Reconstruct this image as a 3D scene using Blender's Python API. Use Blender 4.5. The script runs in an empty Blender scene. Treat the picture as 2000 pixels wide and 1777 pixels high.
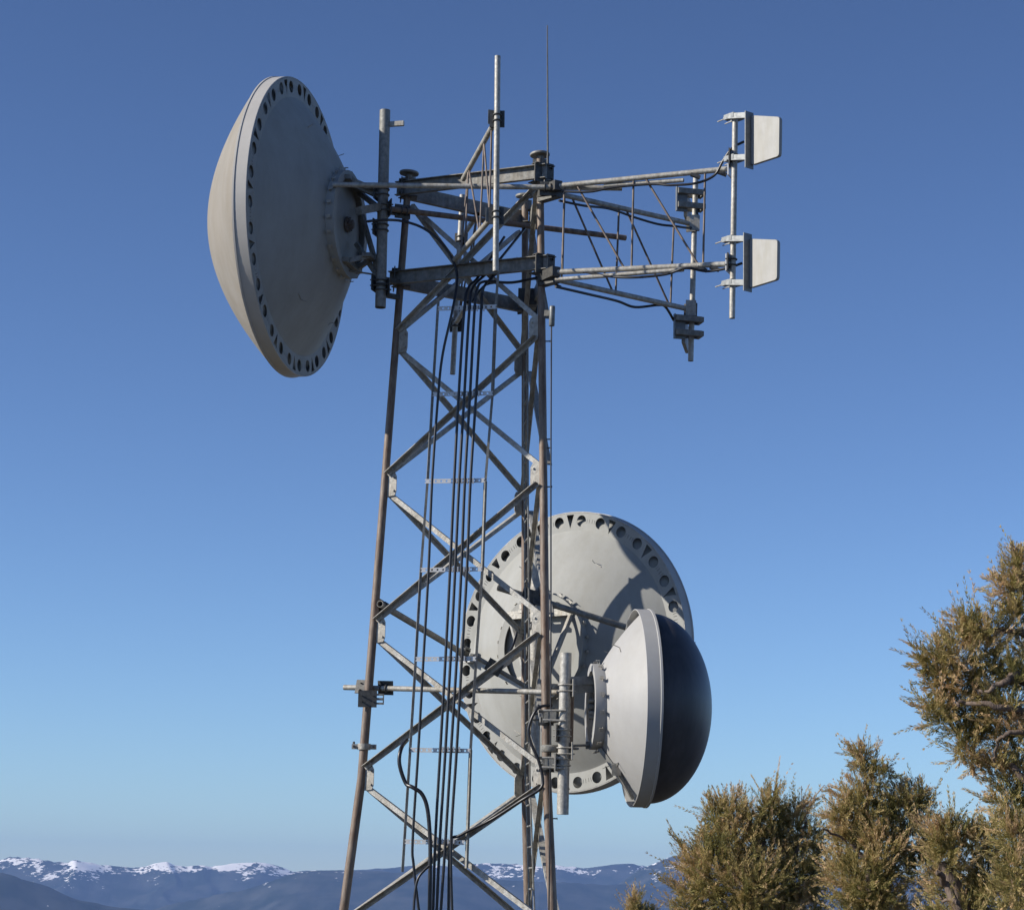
import bpy, math, random
import numpy as np
from mathutils import Vector as V, Matrix
from mathutils.geometry import delaunay_2d_cdt
random.seed(7); rng = np.random.default_rng(11)
R = math.radians

# ------------------------------------------------------------------ camera, sky, sun, exposure
EYE = 1.7
FPX, PITCH, ROLL = 4578.9, 0.1881, 0.0201           # focal length in photo pixels (2000 wide)
fw = V((0, math.cos(PITCH), math.sin(PITCH)))
r0 = V((1, 0, 0)); u0 = V((0, -math.sin(PITCH), math.cos(PITCH)))
rt = r0*math.cos(ROLL) + u0*math.sin(ROLL)
up = -r0*math.sin(ROLL) + u0*math.cos(ROLL)
sc = bpy.context.scene
cam = bpy.data.objects.new('camera', bpy.data.cameras.new('camera')); sc.collection.objects.link(cam)
cam.data.sensor_fit = 'HORIZONTAL'; cam.data.sensor_width = 36; cam.data.lens = 36*FPX/2000
cam.data.clip_start = 0.1; cam.data.clip_end = 90000
m = Matrix((rt, up, -fw)).transposed().to_4x4(); m.translation = V((0, 0, EYE)); cam.matrix_world = m
sc.camera = cam
SUN_EL, SUN_AZ = R(27.3), R(-102)     # azimuth from +Y (view direction), clockwise: -102 = left, a little behind the camera
world = bpy.data.worlds.new('World'); sc.world = world; world.use_nodes = True
nt = world.node_tree; nt.nodes.clear()
sky = nt.nodes.new('ShaderNodeTexSky'); sky.sky_type = 'NISHITA'; sky.sun_disc = False
sky.sun_elevation = SUN_EL; sky.sun_rotation = SUN_AZ
sky.altitude = 2300; sky.air_density = 1.0; sky.dust_density = 0.8; sky.ozone_density = 3.6
bg = nt.nodes.new('ShaderNodeBackground'); bg.inputs[1].default_value = 0.050
wo = nt.nodes.new('ShaderNodeOutputWorld')
gam = nt.nodes.new('ShaderNodeGamma'); gam.inputs[1].default_value = 1.42; nt.links.new(sky.outputs[0], gam.inputs[0])
hs = nt.nodes.new('ShaderNodeHueSaturation'); hs.inputs['Saturation'].default_value = .94; nt.links.new(gam.outputs[0], hs.inputs['Color']); nt.links.new(hs.outputs[0], bg.inputs[0]); nt.links.new(bg.outputs[0], wo.inputs[0])
sd = bpy.data.lights.new('sun', 'SUN'); sd.energy = 5.0; sd.angle = R(0.53); sd.color = (1.0, 0.93, 0.82)
sun = bpy.data.objects.new('sun', sd); sc.collection.objects.link(sun)
sdir = V((math.sin(SUN_AZ)*math.cos(SUN_EL), math.cos(SUN_AZ)*math.cos(SUN_EL), math.sin(SUN_EL)))
sun.rotation_euler = sdir.to_track_quat('Z', 'Y').to_euler(); sun.location = (-20, -10, 30)
sc.view_settings.view_transform = 'Standard'; sc.view_settings.look = 'None'
sc.view_settings.exposure = 0.4; sc.view_settings.gamma = 1.0
sc.cycles.volume_bounces = 0; sc.cycles.max_bounces = 6

def ray(px, py):
    return fw + rt*((px-1000)/FPX) - up*((py-888.5)/FPX)
def W(px, py, Y):
    d = ray(px, py); return V((0, 0, EYE)) + d*(Y/d.y)

# ------------------------------------------------------------------ helpers
def tag(o, label=None, cat=None, group=None, kind=None):
    if label: o['label'] = label
    if cat: o['category'] = cat
    if group: o['group'] = group
    if kind: o['kind'] = kind
    return o
def thing(name, loc, label, cat, group=None):
    o = bpy.data.objects.new(name, None); sc.collection.objects.link(o); o.location = loc
    o.empty_display_size = 0.1
    return tag(o, label, cat, group)
def wloc(o):
    p = V((0, 0, 0))
    while o is not None: p = p + o.location; o = o.parent
    return p
def frame(a):
    a = a.normalized(); t = V((0, 0, 1)) if abs(a.z) < .95 else V((1, 0, 0))
    x = t.cross(a).normalized(); return x, a.cross(x).normalized(), a

class MB:
    def __init__(s): s.v = []; s.f = []; s.sm = []
    def add(s, vs, fs, smooth=False):
        n = len(s.v); s.v += [tuple(p) for p in vs]; s.f += [tuple(i+n for i in q) for q in fs]; s.sm += [smooth]*len(fs); return s
    def poly(s, pts, r, n=10, caps=True):
        pts = [V(p) for p in pts]; rs = r if isinstance(r, (list, tuple)) else [r]*len(pts)
        vs = []; x = None
        for i, p in enumerate(pts):
            a = (pts[min(i+1, len(pts)-1)] - pts[max(i-1, 0)]).normalized()
            if x is None: x, y, _ = frame(a)
            else:
                x = (x - a*x.dot(a)).normalized(); y = a.cross(x)
            for k in range(n):
                t = 2*math.pi*k/n; vs.append(p + x*math.cos(t)*rs[i] + y*math.sin(t)*rs[i])
        fs = [(i*n+k, i*n+(k+1) % n, (i+1)*n+(k+1) % n, (i+1)*n+k) for i in range(len(pts)-1) for k in range(n)]
        s.add(vs, fs, True)
        if caps: 
            s.add(vs[:n], [tuple(range(n))[::-1]]); s.add(vs[-n:], [tuple(range(n))])
        return s
    def tube(s, a, b, r, n=14): return s.poly([a, b], r, n)
    def pipe(s, a, b, r, wall=.008, n=18):
        a, b = V(a), V(b); x, y, z = frame(b-a)
        ring = lambda p, q: [p + x*math.cos(2*math.pi*k/n)*q + y*math.sin(2*math.pi*k/n)*q for k in range(n)]
        vs = ring(a, r)+ring(b, r)+ring(b, r-wall)+ring(a, r-wall)
        for j, sm in ((0, 1), (1, 0), (2, 1), (3, 0)):
            fs = [(j*n+k, j*n+(k+1) % n, ((j+1) % 4)*n+(k+1) % n, ((j+1) % 4)*n+k) for k in range(n)]
            n0 = len(s.v)
            s.add(vs, fs, bool(sm))
        return s
    def box(s, c, dims, ax=None):
        c = V(c); x, y, z = ax or (V((1, 0, 0)), V((0, 1, 0)), V((0, 0, 1)))
        hx, hy, hz = [d/2 for d in dims]
        vs = [c + x*hx*i + y*hy*j + z*hz*k for k in (-1, 1) for j in (-1, 1) for i in (-1, 1)]
        return s.add(vs, [(0, 2, 3, 1), (4, 5, 7, 6), (0, 1, 5, 4), (2, 6, 7, 3), (0, 4, 6, 2), (1, 3, 7, 5)])
    def bar(s, a, b, w, h, side=None):
        a, b = V(a), V(b); z = (b-a).normalized(); x = side or V((0, 0, 1)).cross(z)
        if x.length < 1e-3: x = V((1, 0, 0))
        x = (x - z*x.dot(z)).normalized(); y = z.cross(x)
        return s.box((a+b)/2, (w, h, (b-a).length), (x, y, z))
    def prism(s, outline, origin, x, y, z, t0, t1):
        n = len(outline); vs = [origin + x*p[0] + y*p[1] + z*t for t in (t0, t1) for p in outline]
        fs = [tuple(range(n))[::-1], tuple(range(n, 2*n))] + [(i, (i+1) % n, n+(i+1) % n, n+i) for i in range(n)]
        return s.add(vs, fs)
    def section(s, outline, a, b, x, y):      # extrude a 2-D section along a -> b
        a, b = V(a), V(b); n = len(outline)
        vs = [p + x*q[0] + y*q[1] for p in (a, b) for q in outline]
        fs = [tuple(range(n))[::-1], tuple(range(n, 2*n))] + [(i, (i+1) % n, n+(i+1) % n, n+i) for i in range(n)]
        return s.add(vs, fs)
    def angle(s, a, b, face_n, w=.06, t=.007, out=1, top=1, wo=None):   # L section: one leg in the face plane, one along the normal
        a, b = V(a), V(b); z = (b-a).normalized(); y = face_n.cross(z).normalized()
        if y.z < 0: y = -y
        y = y*top; x = face_n.normalized()*out
        wo = wo or w; o = [(0, -w/2), (t, -w/2), (t, w/2-t), (wo, w/2-t), (wo, w/2), (0, w/2)]
        return s.section(o, a, b, x, y)
    def channel(s, a, b, nrm, h=.15, w=.05, t=.008):
        a, b = V(a), V(b); z = (b-a).normalized(); x = nrm; y = V((0, 0, 1))
        o = [(0, -h/2), (w, -h/2), (w, -h/2+t), (t, -h/2+t), (t, h/2-t), (w, h/2-t), (w, h/2), (0, h/2)]
        return s.section(o, a, b, x, y)
    def lathe(s, o, axis, prof, n=64, xy=None, closed=False, smooth=True):   # prof: (radius, height)
        o = V(o); x, y, z = (xy[0], xy[1], axis) if xy else frame(axis)
        vs = []; m_ = len(prof)
        for r, h in prof:
            for k in range(n):
                t = 2*math.pi*k/n; vs.append(o + (x*math.cos(t)+y*math.sin(t))*r + z*h)
        rows = m_ if closed else m_-1
        fs = [(i*n+k, i*n+(k+1) % n, ((i+1) % m_)*n+(k+1) % n, ((i+1) % m_)*n+k) for i in range(rows) for k in range(n)]
        return s.add(vs, fs, smooth)
    def build(s, name, mat, parent=None, label=None, sharp=35):
        me = bpy.data.meshes.new(name); vs = s.v
        arr = np.array(vs, dtype=float); c = V(((arr.min(0)+arr.max(0))/2).tolist())
        me.from_pydata([tuple(p) for p in (arr-np.array(c)).tolist()], [], s.f); me.update()
        me.polygons.foreach_set('use_smooth', [bool(q) for q in s.sm])
        me.materials.append(mat)
        if name in ('rim', 'mount_ring', 'leg_cap', 'feed_flange', 'pipe_collar', 'band'):
            me.polygons.foreach_set('use_smooth', [True]*len(me.polygons)); me.set_sharp_from_angle(angle=R(30))
        o = bpy.data.objects.new(name, me); sc.collection.objects.link(o)
        if parent is not None: o.parent = parent; o.location = c - wloc(parent)
        else: o.location = c
        if label: o['label'] = label
        return o

# ------------------------------------------------------------------ materials
def mat(name, col, rough=.5, metal=0., var=.0, scale=8, col2=None, bump=0., spec=.5, bscale=40, detail=5, lo=.35, hi=.7, stretch=None, stain=None, sscale=(5, 5, .8)):
    m = bpy.data.materials.new(name); m.use_nodes = True; n = m.node_tree; b = n.nodes['Principled BSDF']
    b.inputs['Roughness'].default_value = rough; b.inputs['Metallic'].default_value = metal
    b.inputs['Specular IOR Level'].default_value = spec
    tc = n.nodes.new('ShaderNodeTexCoord'); src = tc.outputs['Object']
    if stretch:
        mp = n.nodes.new('ShaderNodeMapping'); mp.inputs['Scale'].default_value = stretch
        n.links.new(src, mp.inputs[0]); src = mp.outputs[0]
    if col2 is None and var: col2 = tuple(c*(1-var) for c in col)
    if col2:
        tx = n.nodes.new('ShaderNodeTexNoise'); tx.inputs['Scale'].default_value = scale; tx.inputs['Detail'].default_value = detail
        tx.inputs['Roughness'].default_value = .65
        n.links.new(src, tx.inputs['Vector'])
        rp = n.nodes.new('ShaderNodeValToRGB'); rp.color_ramp.elements[0].position = lo; rp.color_ramp.elements[1].position = hi
        rp.color_ramp.elements[0].color = (*col2, 1); rp.color_ramp.elements[1].color = (*col, 1)
        n.links.new(tx.outputs[0], rp.inputs[0]); n.links.new(rp.outputs[0], b.inputs['Base Color'])
        mr = n.nodes.new('ShaderNodeMapRange'); mr.inputs[3].default_value = min(1, rough*1.25); mr.inputs[4].default_value = rough*.8
        n.links.new(tx.outputs[0], mr.inputs[0]); n.links.new(mr.outputs[0], b.inputs['Roughness'])
    else: b.inputs['Base Color'].default_value = (*col, 1)
    if stain:
        mp2 = n.nodes.new('ShaderNodeMapping'); mp2.inputs['Scale'].default_value = sscale; n.links.new(tc.outputs['Object'], mp2.inputs[0])
        t3 = n.nodes.new('ShaderNodeTexNoise'); t3.inputs['Scale'].default_value = 1.6; t3.inputs['Detail'].default_value = 7; t3.inputs['Roughness'].default_value = .7; n.links.new(mp2.outputs[0], t3.inputs['Vector'])
        r3 = n.nodes.new('ShaderNodeValToRGB'); r3.color_ramp.elements[0].position = .40; r3.color_ramp.elements[1].position = .66
        r3.color_ramp.elements[0].color = (1, 1, 1, 1); r3.color_ramp.elements[1].color = (*stain, 1); n.links.new(t3.outputs[0], r3.inputs[0])
        mu = n.nodes.new('ShaderNodeMix'); mu.data_type = 'RGBA'; mu.blend_type = 'MULTIPLY'; mu.inputs[0].default_value = 1
        if b.inputs['Base Color'].links: n.links.new(b.inputs['Base Color'].links[0].from_socket, mu.inputs[6])
        else: mu.inputs[6].default_value = (*col, 1)
        n.links.new(r3.outputs[0], mu.inputs[7]); n.links.new(mu.outputs[2], b.inputs['Base Color'])
    if bump:
        t2 = n.nodes.new('ShaderNodeTexNoise'); t2.inputs['Scale'].default_value = bscale; t2.inputs['Detail'].default_value = 3
        n.links.new(src, t2.inputs['Vector'])
        bp = n.nodes.new('ShaderNodeBump'); bp.inputs['Strength'].default_value = bump; bp.inputs['Distance'].default_value = .01
        n.links.new(t2.outputs[0], bp.inputs['Height']); n.links.new(bp.outputs[0], b.inputs['Normal'])
    return m
M = {}
M['galv'] = mat('galvanised_steel', (.50, .49, .455), .5, .15, col2=(.27, .27, .255), scale=26, stain=(.72, .66, .58), bump=.25, bscale=60)
M['galv_dull'] = mat('weathered_galvanised_steel', (.29, .29, .27), .6, .15, col2=(.16, .165, .16), scale=20, stain=(.7, .62, .54), bump=.2)
M['leg'] = mat('weathered_tower_leg', (.26, .21, .165), .55, .05, col2=(.14, .11, .09), scale=5, stain=(.6, .45, .36), sscale=(9, 9, 2.5), bump=.2, bscale=25, stretch=(3, 3, .6))
M['rust'] = mat('rusty_rod', (.20, .16, .135), .6, .1, col2=(.10, .08, .07), scale=14, stretch=(2, 2, .5))
M['dark'] = mat('dark_clamp_steel', (.09, .09, .085), .5, .3, col2=(.04, .04, .04), scale=30)
M['cable'] = mat('black_cable_jacket', (.018, .018, .022), .35, 0, col2=(.012, .012, .015), scale=6, spec=.5)
M['dish'] = mat('grey_dish_paint', (.33, .335, .325), .62, 0, col2=(.29, .295, .285), scale=2.2, spec=.15, lo=.3, hi=.75, stain=(.90, .89, .865), sscale=(2.6, 2.6, .5))
M['dish_small'] = mat('pale_dish_paint', (.365, .365, .36), .55, 0, col2=(.33, .33, .33), scale=2.5, spec=.3, stain=(.95, .94, .92), sscale=(4, 4, .7))
M['rim'] = mat('rim_paint', (.43, .42, .40), .45, 0, col2=(.37, .36, .345), scale=3, spec=.4)
M['radome'] = mat('beige_radome_fabric', (.275, .257, .231), .75, 0, col2=(.235, .22, .197), scale=1.6, spec=.2, lo=.3, hi=.7, stretch=(1, 1, .6), stain=(.90, .87, .82), sscale=(3, 3, .35))
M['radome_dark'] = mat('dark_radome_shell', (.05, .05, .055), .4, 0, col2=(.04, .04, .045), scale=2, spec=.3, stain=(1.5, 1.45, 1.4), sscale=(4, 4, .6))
M['white'] = mat('white_plastic', (.335, .335, .325), .5, 0, col2=(.31, .31, .30), scale=9, spec=.4, stain=(.88, .86, .80), sscale=(9, 9, 2))
M['bright'] = mat('bright_galvanised_plate', (.56, .56, .56), .4, .3, col2=(.5, .5, .5), scale=30)
M['plate'] = mat('grey_mount_plate', (.20, .215, .22), .5, .3, col2=(.13, .14, .15), scale=25)

# ------------------------------------------------------------------ lattice tower
S = 24/27.
def leg_pt(i, zr):            # i: 0 left leg, 1 right leg, 2 rear leg; zr height above the eye at the 27 m scale
    L = 2.407 - .0818*zr + .10*max(0, 1.35-zr); q = L/math.sqrt(3); a = 3.2341 + i*2*math.pi/3
    return V(((-.3149+q*math.cos(a))*S, (27+q*math.sin(a))*S, EYE + zr*S))
ZN = [8.2635, 6.4532, 4.738, 3.0326, 1.3514, -.36, -2.0]
ZLOW = 7.2105
cen = V((-.3149*S, 24, 0))
tower = thing('lattice_tower', (cen.x, cen.y, 0), 'three-legged tapering steel lattice tower with crossed angle braces carrying all the antennas', 'tower')
zb = -EYE/S
tops = [8.47, 8.50, 8.52]
for i in range(3):
    mb = MB(); a, b = leg_pt(i, zb), leg_pt(i, tops[i]); d = (b-a)
    mb.poly([a, leg_pt(i, 1.35), leg_pt(i, 3.0), leg_pt(i, 5.6), b], [.049, .045, .043, .040, .037], 18)
    mb.build('leg', M['leg'], tower)
    mb = MB(); mb.lathe(b, d.normalized(), [(.0, -.01), (.036, -.01), (.036, .03), (.10, .034), (.104, .040), (.104, .054), (.098, .06), (0, .062)], 28, smooth=False)
    mb.box(b - V((0, 0, .05)), (.006, .15, .10)); mb.box(b - V((0, 0, .05)), (.15, .006, .10))
    mb.build('leg_cap', M['galv_dull'], tower)
def face_n(i, j):
    a, b = leg_pt(i, 3), leg_pt(j, 3); n = V(((a+b)/2 - V((cen.x, cen.y, 0)))); n.z = 0; return n.normalized()
for (i, j) in ((0, 1), (0, 2), (1, 2)):
    fn = face_n(i, j)
    for k in range(len(ZN)-1):
        zt, zl = ZN[k]-.07, ZN[k+1]+.07
        if k == 0: zt = ZN[0]-.1
        for (p, q, outw) in ((i, j, -1), (j, i, 1)):
            # p: leg at the top of the brace, q: leg at its foot
            a, b = leg_pt(p, zt), leg_pt(q, zl); d = (b-a).normalized()
            off = fn*(.022 if outw > 0 else -.012)
            mb = MB()
            mb.angle(a+d*.055+off, b-d*.055+off, fn, .048 if outw < 0 else .042, .006, out=outw, top=1, wo=.05 if outw < 0 else .07)
            for e in (a+d*.14, b-d*.14):
                mb.tube(e+off+fn*.0, e+off+fn*.018*outw+fn*.012, .012, 6)
            mb.build('cross_brace', M['galv'], tower)
    for k in range(1, len(ZN)):
        for p, q in ((i, j), (j, i)):
            c = leg_pt(p, ZN[k]); t = leg_pt(q, ZN[k]) - c; t = t.normalized()
            mb = MB(); o = [(.03, -.13), (.12, -.12), (.14, -.08), (.14, .08), (.12, .12), (.03, .13)]
            mb.prism(o, c + fn*.004, t, V((0, 0, 1)), fn, -.005, .004)
            for s_ in (-.07, .07): mb.tube(c+t*.11+V((0, 0, s_))-fn*.01, c+t*.11+V((0, 0, s_))+fn*.024, .011, 6)
            mb.build('gusset_plate', M['galv'], tower)
for zr in (6.3, 5.15, 5.05, 4.6, 2.1, .9):
    c = leg_pt(1, zr); mb = MB(); mb.tube(c+V((.03, 0, 0)), c+V((.085, -.01, 0)), .007, 6); mb.tube(c+V((.08, -.01, 0)), c+V((.087, -.01, 0)), .011, 6); mb.build('step_bolt', M['dark'], tower)
# platform beams at two levels, overshooting the legs a little
for zz, hh in ((ZN[0]+.05, .15), (ZLOW, .145)):
    for (i, j) in ((0, 1), (0, 2), (1, 2)):
        fn = face_n(i, j); a, b = leg_pt(i, zz), leg_pt(j, zz); d = (b-a).normalized(); e = .10 if (i, j) == (0, 1) else .05
        mb = MB(); mb.channel(a-d*e+fn*.055, b+d*e+fn*.055, fn, hh, .055, .008)
        mb.build('platform_beam', M['galv_dull'], tower)
    for i in range(3):
        c = leg_pt(i, zz); mb = MB(); o = V((c.x-cen.x, c.y-cen.y, 0)).normalized(); t = V((-o.y, o.x, 0))
        for s_ in (-1, 1):
            mb.box(c+o*.07+t*.07*s_+V((0, 0, .01*s_)), (.012, .10, .20), (o, t, V((0, 0, 1))))
            for zz2 in (-.06, .06): mb.tube(c+o*.04+t*(.05+.04*s_)+V((0, 0, zz2)), c+o*.10+t*(.05+.04*s_)+V((0, 0, zz2)), .012, 6)
        mb.box(c+o*.055+V((0, 0, .085)), (.09, .24, .008), (o, t, V((0, 0, 1))))
        mb.box(c-o*.05-V((0, 0, .085)), (.10, .16, .010), (o, t, V((0, 0, 1))))
        mb.build('corner_bracket', M['dark'], tower)

# ------------------------------------------------------------------ climbing ladder on the rear right face
fn = face_n(1, 2)
def bc(z, t, off=0.): return leg_pt(1, z)*(1-t) + leg_pt(2, z)*t + fn*off
zb_ = 1.35
ld = thing('climbing_ladder', bc(zb, .5, -.1), 'narrow steel climbing ladder inside the face between the right and rear tower legs', 'ladder')
for t in (.40, .60):
    mb = MB(); mb.bar(bc(zb, t, -.08), bc(zb_, t, -.08), .012, .05, fn); mb.bar(bc(zb_, t, -.08), bc(6.2, t, -.08), .012, .05, fn); mb.build('rail', M['galv_dull'], ld)
for k in range(33):
    z = -1.5 + k*.235; mb = MB(); mb.tube(bc(z, .40, -.08), bc(z, .60, -.08), .011, 8); mb.build('rung', M['galv_dull'], ld)

# ------------------------------------------------------------------ dish antennas
def ring_plate(mb, o, x, y, z, Rr, rin, nseg=16, thick=.006):
    """flat back flange with real cut-outs: circles, wedges and slits in each segment"""
    seg = 2*math.pi/nseg; pts = []; edges = []; holes = []
    def loop(ps, hole=False):
        n0 = len(pts); pts.extend(ps); n = len(ps); edges.extend([(n0+i, n0+(i+1) % n) for i in range(n)])
        if hole: holes.append(ps)
        return list(range(n0, n0+n))
    P = lambda r, t: V((r*math.cos(t), r*math.sin(t)))
    na = 8
    loop([P(Rr, -seg/2+seg*k/na) for k in range(na+1)] + [P(rin, seg/2-seg*k/na) for k in range(na+1)])
    rm = (Rr+rin)/2*1.003; hr = (Rr-rin)*.31
    for t in (-.27*seg, .27*seg): loop([P(rm, t) + V((math.cos(a), math.sin(a)))*hr for a in [2*math.pi*k/16 for k in range(16)]], True)
    w = (Rr-rin); hw = .052/Rr*1.5
    loop([P(rin+w*.12, 0), P(rin+w*.88, hw/1.5), P(rin+w*.88, -hw/1.5)], True)
    for k in (-.465, -.41, .41, .465):
        t = k*seg; loop([P(rm-w*.11, t-.0018), P(rm+w*.11, t-.0018), P(rm+w*.11, t+.0018), P(rm-w*.11, t+.0018)], True)
    vs, es, fs, _, _, _ = delaunay_2d_cdt(pts, edges, [], 1, 1e-5)
    def inside(p, poly):
        c = False; n = len(poly)
        for i in range(n):
            a, b = poly[i], poly[(i+1) % n]
            if (a.y > p.y) != (b.y > p.y) and p.x < (b.x-a.x)*(p.y-a.y)/(b.y-a.y)+a.x: c = not c
        return c
    keep = []
    for f in fs:
        c = sum((vs[i] for i in f), V((0, 0)))/len(f)
        if not any(inside(c, h) for h in holes): keep.append(f)
    ec = {}
    for f in keep:
        for i in range(len(f)):
            e = (f[i], f[(i+1) % len(f)]); ec[e] = 1
    bnd = [e for e in ec if (e[1], e[0]) not in ec]
    n = len(vs)
    for k in range(nseg):
        a = k*seg; ca, sa = math.cos(a), math.sin(a)
        q = [(p.x*ca-p.y*sa, p.x*sa+p.y*ca) for p in vs]
        v3 = [o + x*p[0] + y*p[1] for p in q] + [o + x*p[0] + y*p[1] + z*thick for p in q]
        ff = [tuple(f)[::-1] for f in keep] + [tuple(i+n for i in f) for f in keep] + [(e[0], e[1], e[1]+n, e[0]+n) for e in bnd]
        mb.add(v3, ff)

def dish(c, az, Rr, hub_r, depth, label, kind, radome_h, radome_p, loc_label=''):
    """c: centre of the back flange plane; az: boresight azimuth from +Y clockwise"""
    z = V((math.sin(az), math.cos(az), 0)); y = V((0, 0, 1)); x = y.cross(z).normalized()
    root = thing('dish_antenna', c, label, 'dish antenna', 'microwave dish antennas on the lattice tower')
    big = kind == 'big'; rin = Rr*.865
    paint = M['dish'] if big else M['dish_small']
    # reflector shell (seen from the back)
    mb = MB(); prof = []
    N = 22; r1 = rin if big else Rr*.985
    for k in range(N+1):
        rr = hub_r*.9 + (r1-hub_r*.9)*k/N
        q = ((r1*r1-rr*rr)/(r1*r1-hub_r*hub_r))
        zz = -depth*(q*.75 + .25*(r1-rr)/(r1-hub_r)) + (0 if big else .03)
        prof.append((rr, zz))
    back = list(prof)
    if big: back += [(Rr*.93, .055), (Rr*.985, .135)]
    front = [(r_, z_+.012) for r_, z_ in back[::-1]]
    mb.lathe(c, z, back+front, 112, (x, y))
    cap = back[0]
    mb.lathe(c, z, [(cap[0], cap[1]), (cap[0]*.5, cap[1]-.012), (.001, cap[1]-.016)], 112, (x, y))
    refl = mb.build('reflector', paint, root)
    zh = cap[1]
    # rim band
    mb = MB()
    if big:
        mb.lathe(c, z, [(Rr, 0), (Rr+.004, .006), (Rr+.004, .128), (Rr+.012, .132), (Rr+.012, .15), (Rr-.015, .15), (Rr-.012, .012), (Rr-.012, 0)], 112, (x, y), closed=True, smooth=False)
    else:
        mb.lathe(c, z, [(Rr-.006, -.06), (Rr, -.065), (Rr+.006, -.06), (Rr+.006, .065), (Rr+.012, .07), (Rr+.012, .09), (Rr-.03, .09), (Rr-.006, .08)], 112, (x, y), closed=True, smooth=False)
    rimo = mb.build('rim', M['rim'] if big else M['dish_small'], root)
    if big:
        mb = MB(); ring_plate(mb, c, x, y, z, Rr-.004, rin)
        mb.build('back_flange', paint, root)
    # radome
    mb = MB(); pr = []; zr0 = .158 if big else .094; Re = Rr-.004 if big else Rr-.03
    pr.append((Re, zr0-.004)); 
    for k in range(1, 31):
        t = k/30.; rr = Re*math.cos(t*math.pi/2) if not big else Re*(1-t)
        hh = radome_h*((1-(rr/Re)**radome_p)) if big else radome_h*math.sin(t*math.pi/2)**1.0
        pr.append((max(rr, .001), zr0 + hh))
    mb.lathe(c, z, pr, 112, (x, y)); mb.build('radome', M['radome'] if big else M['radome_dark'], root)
    # hub mount ring
    hd = .06 if big else .075
    mb = MB(); w = .075 if big else .06
    zs = zh - .01
    mb.lathe(c, z, [(hub_r, zs+.05), (hub_r+.012, zs), (hub_r+.012, zs-hd), (hub_r-w, zs-hd), (hub_r-w, zs-hd+.012), (hub_r-.004, zs-hd+.012), (hub_r-.012, zs+.05)], 72, (x, y), closed=True, smooth=False)
    ringo = mb.build('mount_ring', paint, root)
    nclip = 24 if big else 16
    for k in range(nclip):
        t = 2*math.pi*(k+.5)/nclip; d = x*math.cos(t)+y*math.sin(t); tt = -x*math.sin(t)+y*math.cos(t)
        mb = MB(); p = c + d*(hub_r+.025) + z*(zs+.0)
        mb.box(p, (.045, .035, .006), (d, tt, z)); mb.box(p+d*.02-z*.015+tt*.0, (.006, .035, .04), (d, tt, z))
        mb.build('ring_clip', M['galv'], ringo)
    # feed flange at the vertex
    mb = MB(); fr = .085 if big else .07
    mb.lathe(c, z, [(fr*.55, zh-.02), (fr, zh-.03), (fr, zh-.05), (fr*.6, zh-.055), (fr*.55, zh-.10), (fr*.3, zh-.11), (.001, zh-.11)], 24, (x, y), smooth=False)
    for k in range(8):
        t = 2*math.pi*k/8; d = x*math.cos(t)+y*math.sin(t); mb.tube(c+d*fr*.82+z*(zh-.03), c+d*fr*.82+z*(zh-.07), .009, 6)
    mb.build('feed_flange', M['rust'] if big else M['galv_dull'], root)
    # small wire brackets on the reflector back
    mb = MB()
    for t in (R(62), R(118), R(242), R(298)):
        d = x*math.cos(t)+y*math.sin(t); rr = Rr*.66
        j = min(range(len(prof)), key=lambda i: abs(prof[i][0]-rr)); p = c + d*prof[j][0] + z*(prof[j][1]-.004)
        mb.tube(p, p-z*.07+d*.03, .004, 6); mb.tube(p, p+(x*math.cos(t+1.6)+y*math.sin(t+1.6))*.10, .004, 6)
    mb.build('wire_hanger', M['galv'], root)
    return root, x, y, z, zs-hd

Y1 = 23.8
c1 = W(585, 444, Y1)
d1, x1, y1, z1, h1 = dish(c1, R(-75.5), 1.568, .555, .475, 'large round dish with a beige conical radome at the top left, back in shade', 'big', .77, 1.85)
c2 = W(1110, 1271, 25.9)
d2, x2, y2, z2, h2 = dish(c2, R(38.0), 1.555, .57, .43, 'large grey dish behind the tower legs, sunlit back with perforated rim', 'big', .6, 1.8)
c3 = W(1247, 1382, 22.95)
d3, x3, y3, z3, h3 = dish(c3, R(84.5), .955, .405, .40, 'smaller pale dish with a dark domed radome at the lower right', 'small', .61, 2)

def mount_frame(parent, c, x, y, z, h, r, pole_off, matn='galv_dull'):
    """spider of flat bars from the mount ring to the pole"""
    for s_ in (-1, 1):
        mb = MB(); 
        mb.bar(c+z*(h-.02)+y*s_*r*.80-x*r*.45, c+z*(h-.02)+y*s_*r*.80+x*r*.45, .05, .08, y)
        mb.bar(c+z*(h-.02)+y*s_*r*.80-x*r*.3, c+z*(h-pole_off)+y*s_*r*.66-x*.05, .05, .035, y)
        mb.bar(c+z*(h-.02)+y*s_*r*.80+x*r*.3, c+z*(h-pole_off)+y*s_*r*.66+x*.05, .05, .035, y)
        mb.bar(c+z*(h-pole_off)+y*s_*r*.66-x*.12, c+z*(h-pole_off)+y*s_*r*.66+x*.12, .04, .09, y)
        mb.build('mount_arm', M[matn], parent)

def clampset(mb, p, ax, r, d, n=2, sp=.06):
    """U-bolts and a backing plate around a pipe at p; d points to the plate"""
    ax = ax.normalized(); d = (d - ax*d.dot(ax)).normalized(); s_ = ax.cross(d)
    mb.box(p+d*(r+.012), (.012, 2*r+.09, sp*n+.05), (d, s_, ax))
    for k in range(n):
        q = p + ax*sp*(k-(n-1)/2.)
        pts = [q + d*(r+.04) + s_*(r+.008)] + [q + d*math.cos(t)*(r+.008) + s_*math.sin(t)*(r+.008) for t in [math.pi/2+math.pi*i/8 for i in range(9)]] + [q + d*(r+.04) - s_*(r+.008)]
        mb.poly(pts, .008, 6)
    return mb

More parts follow.
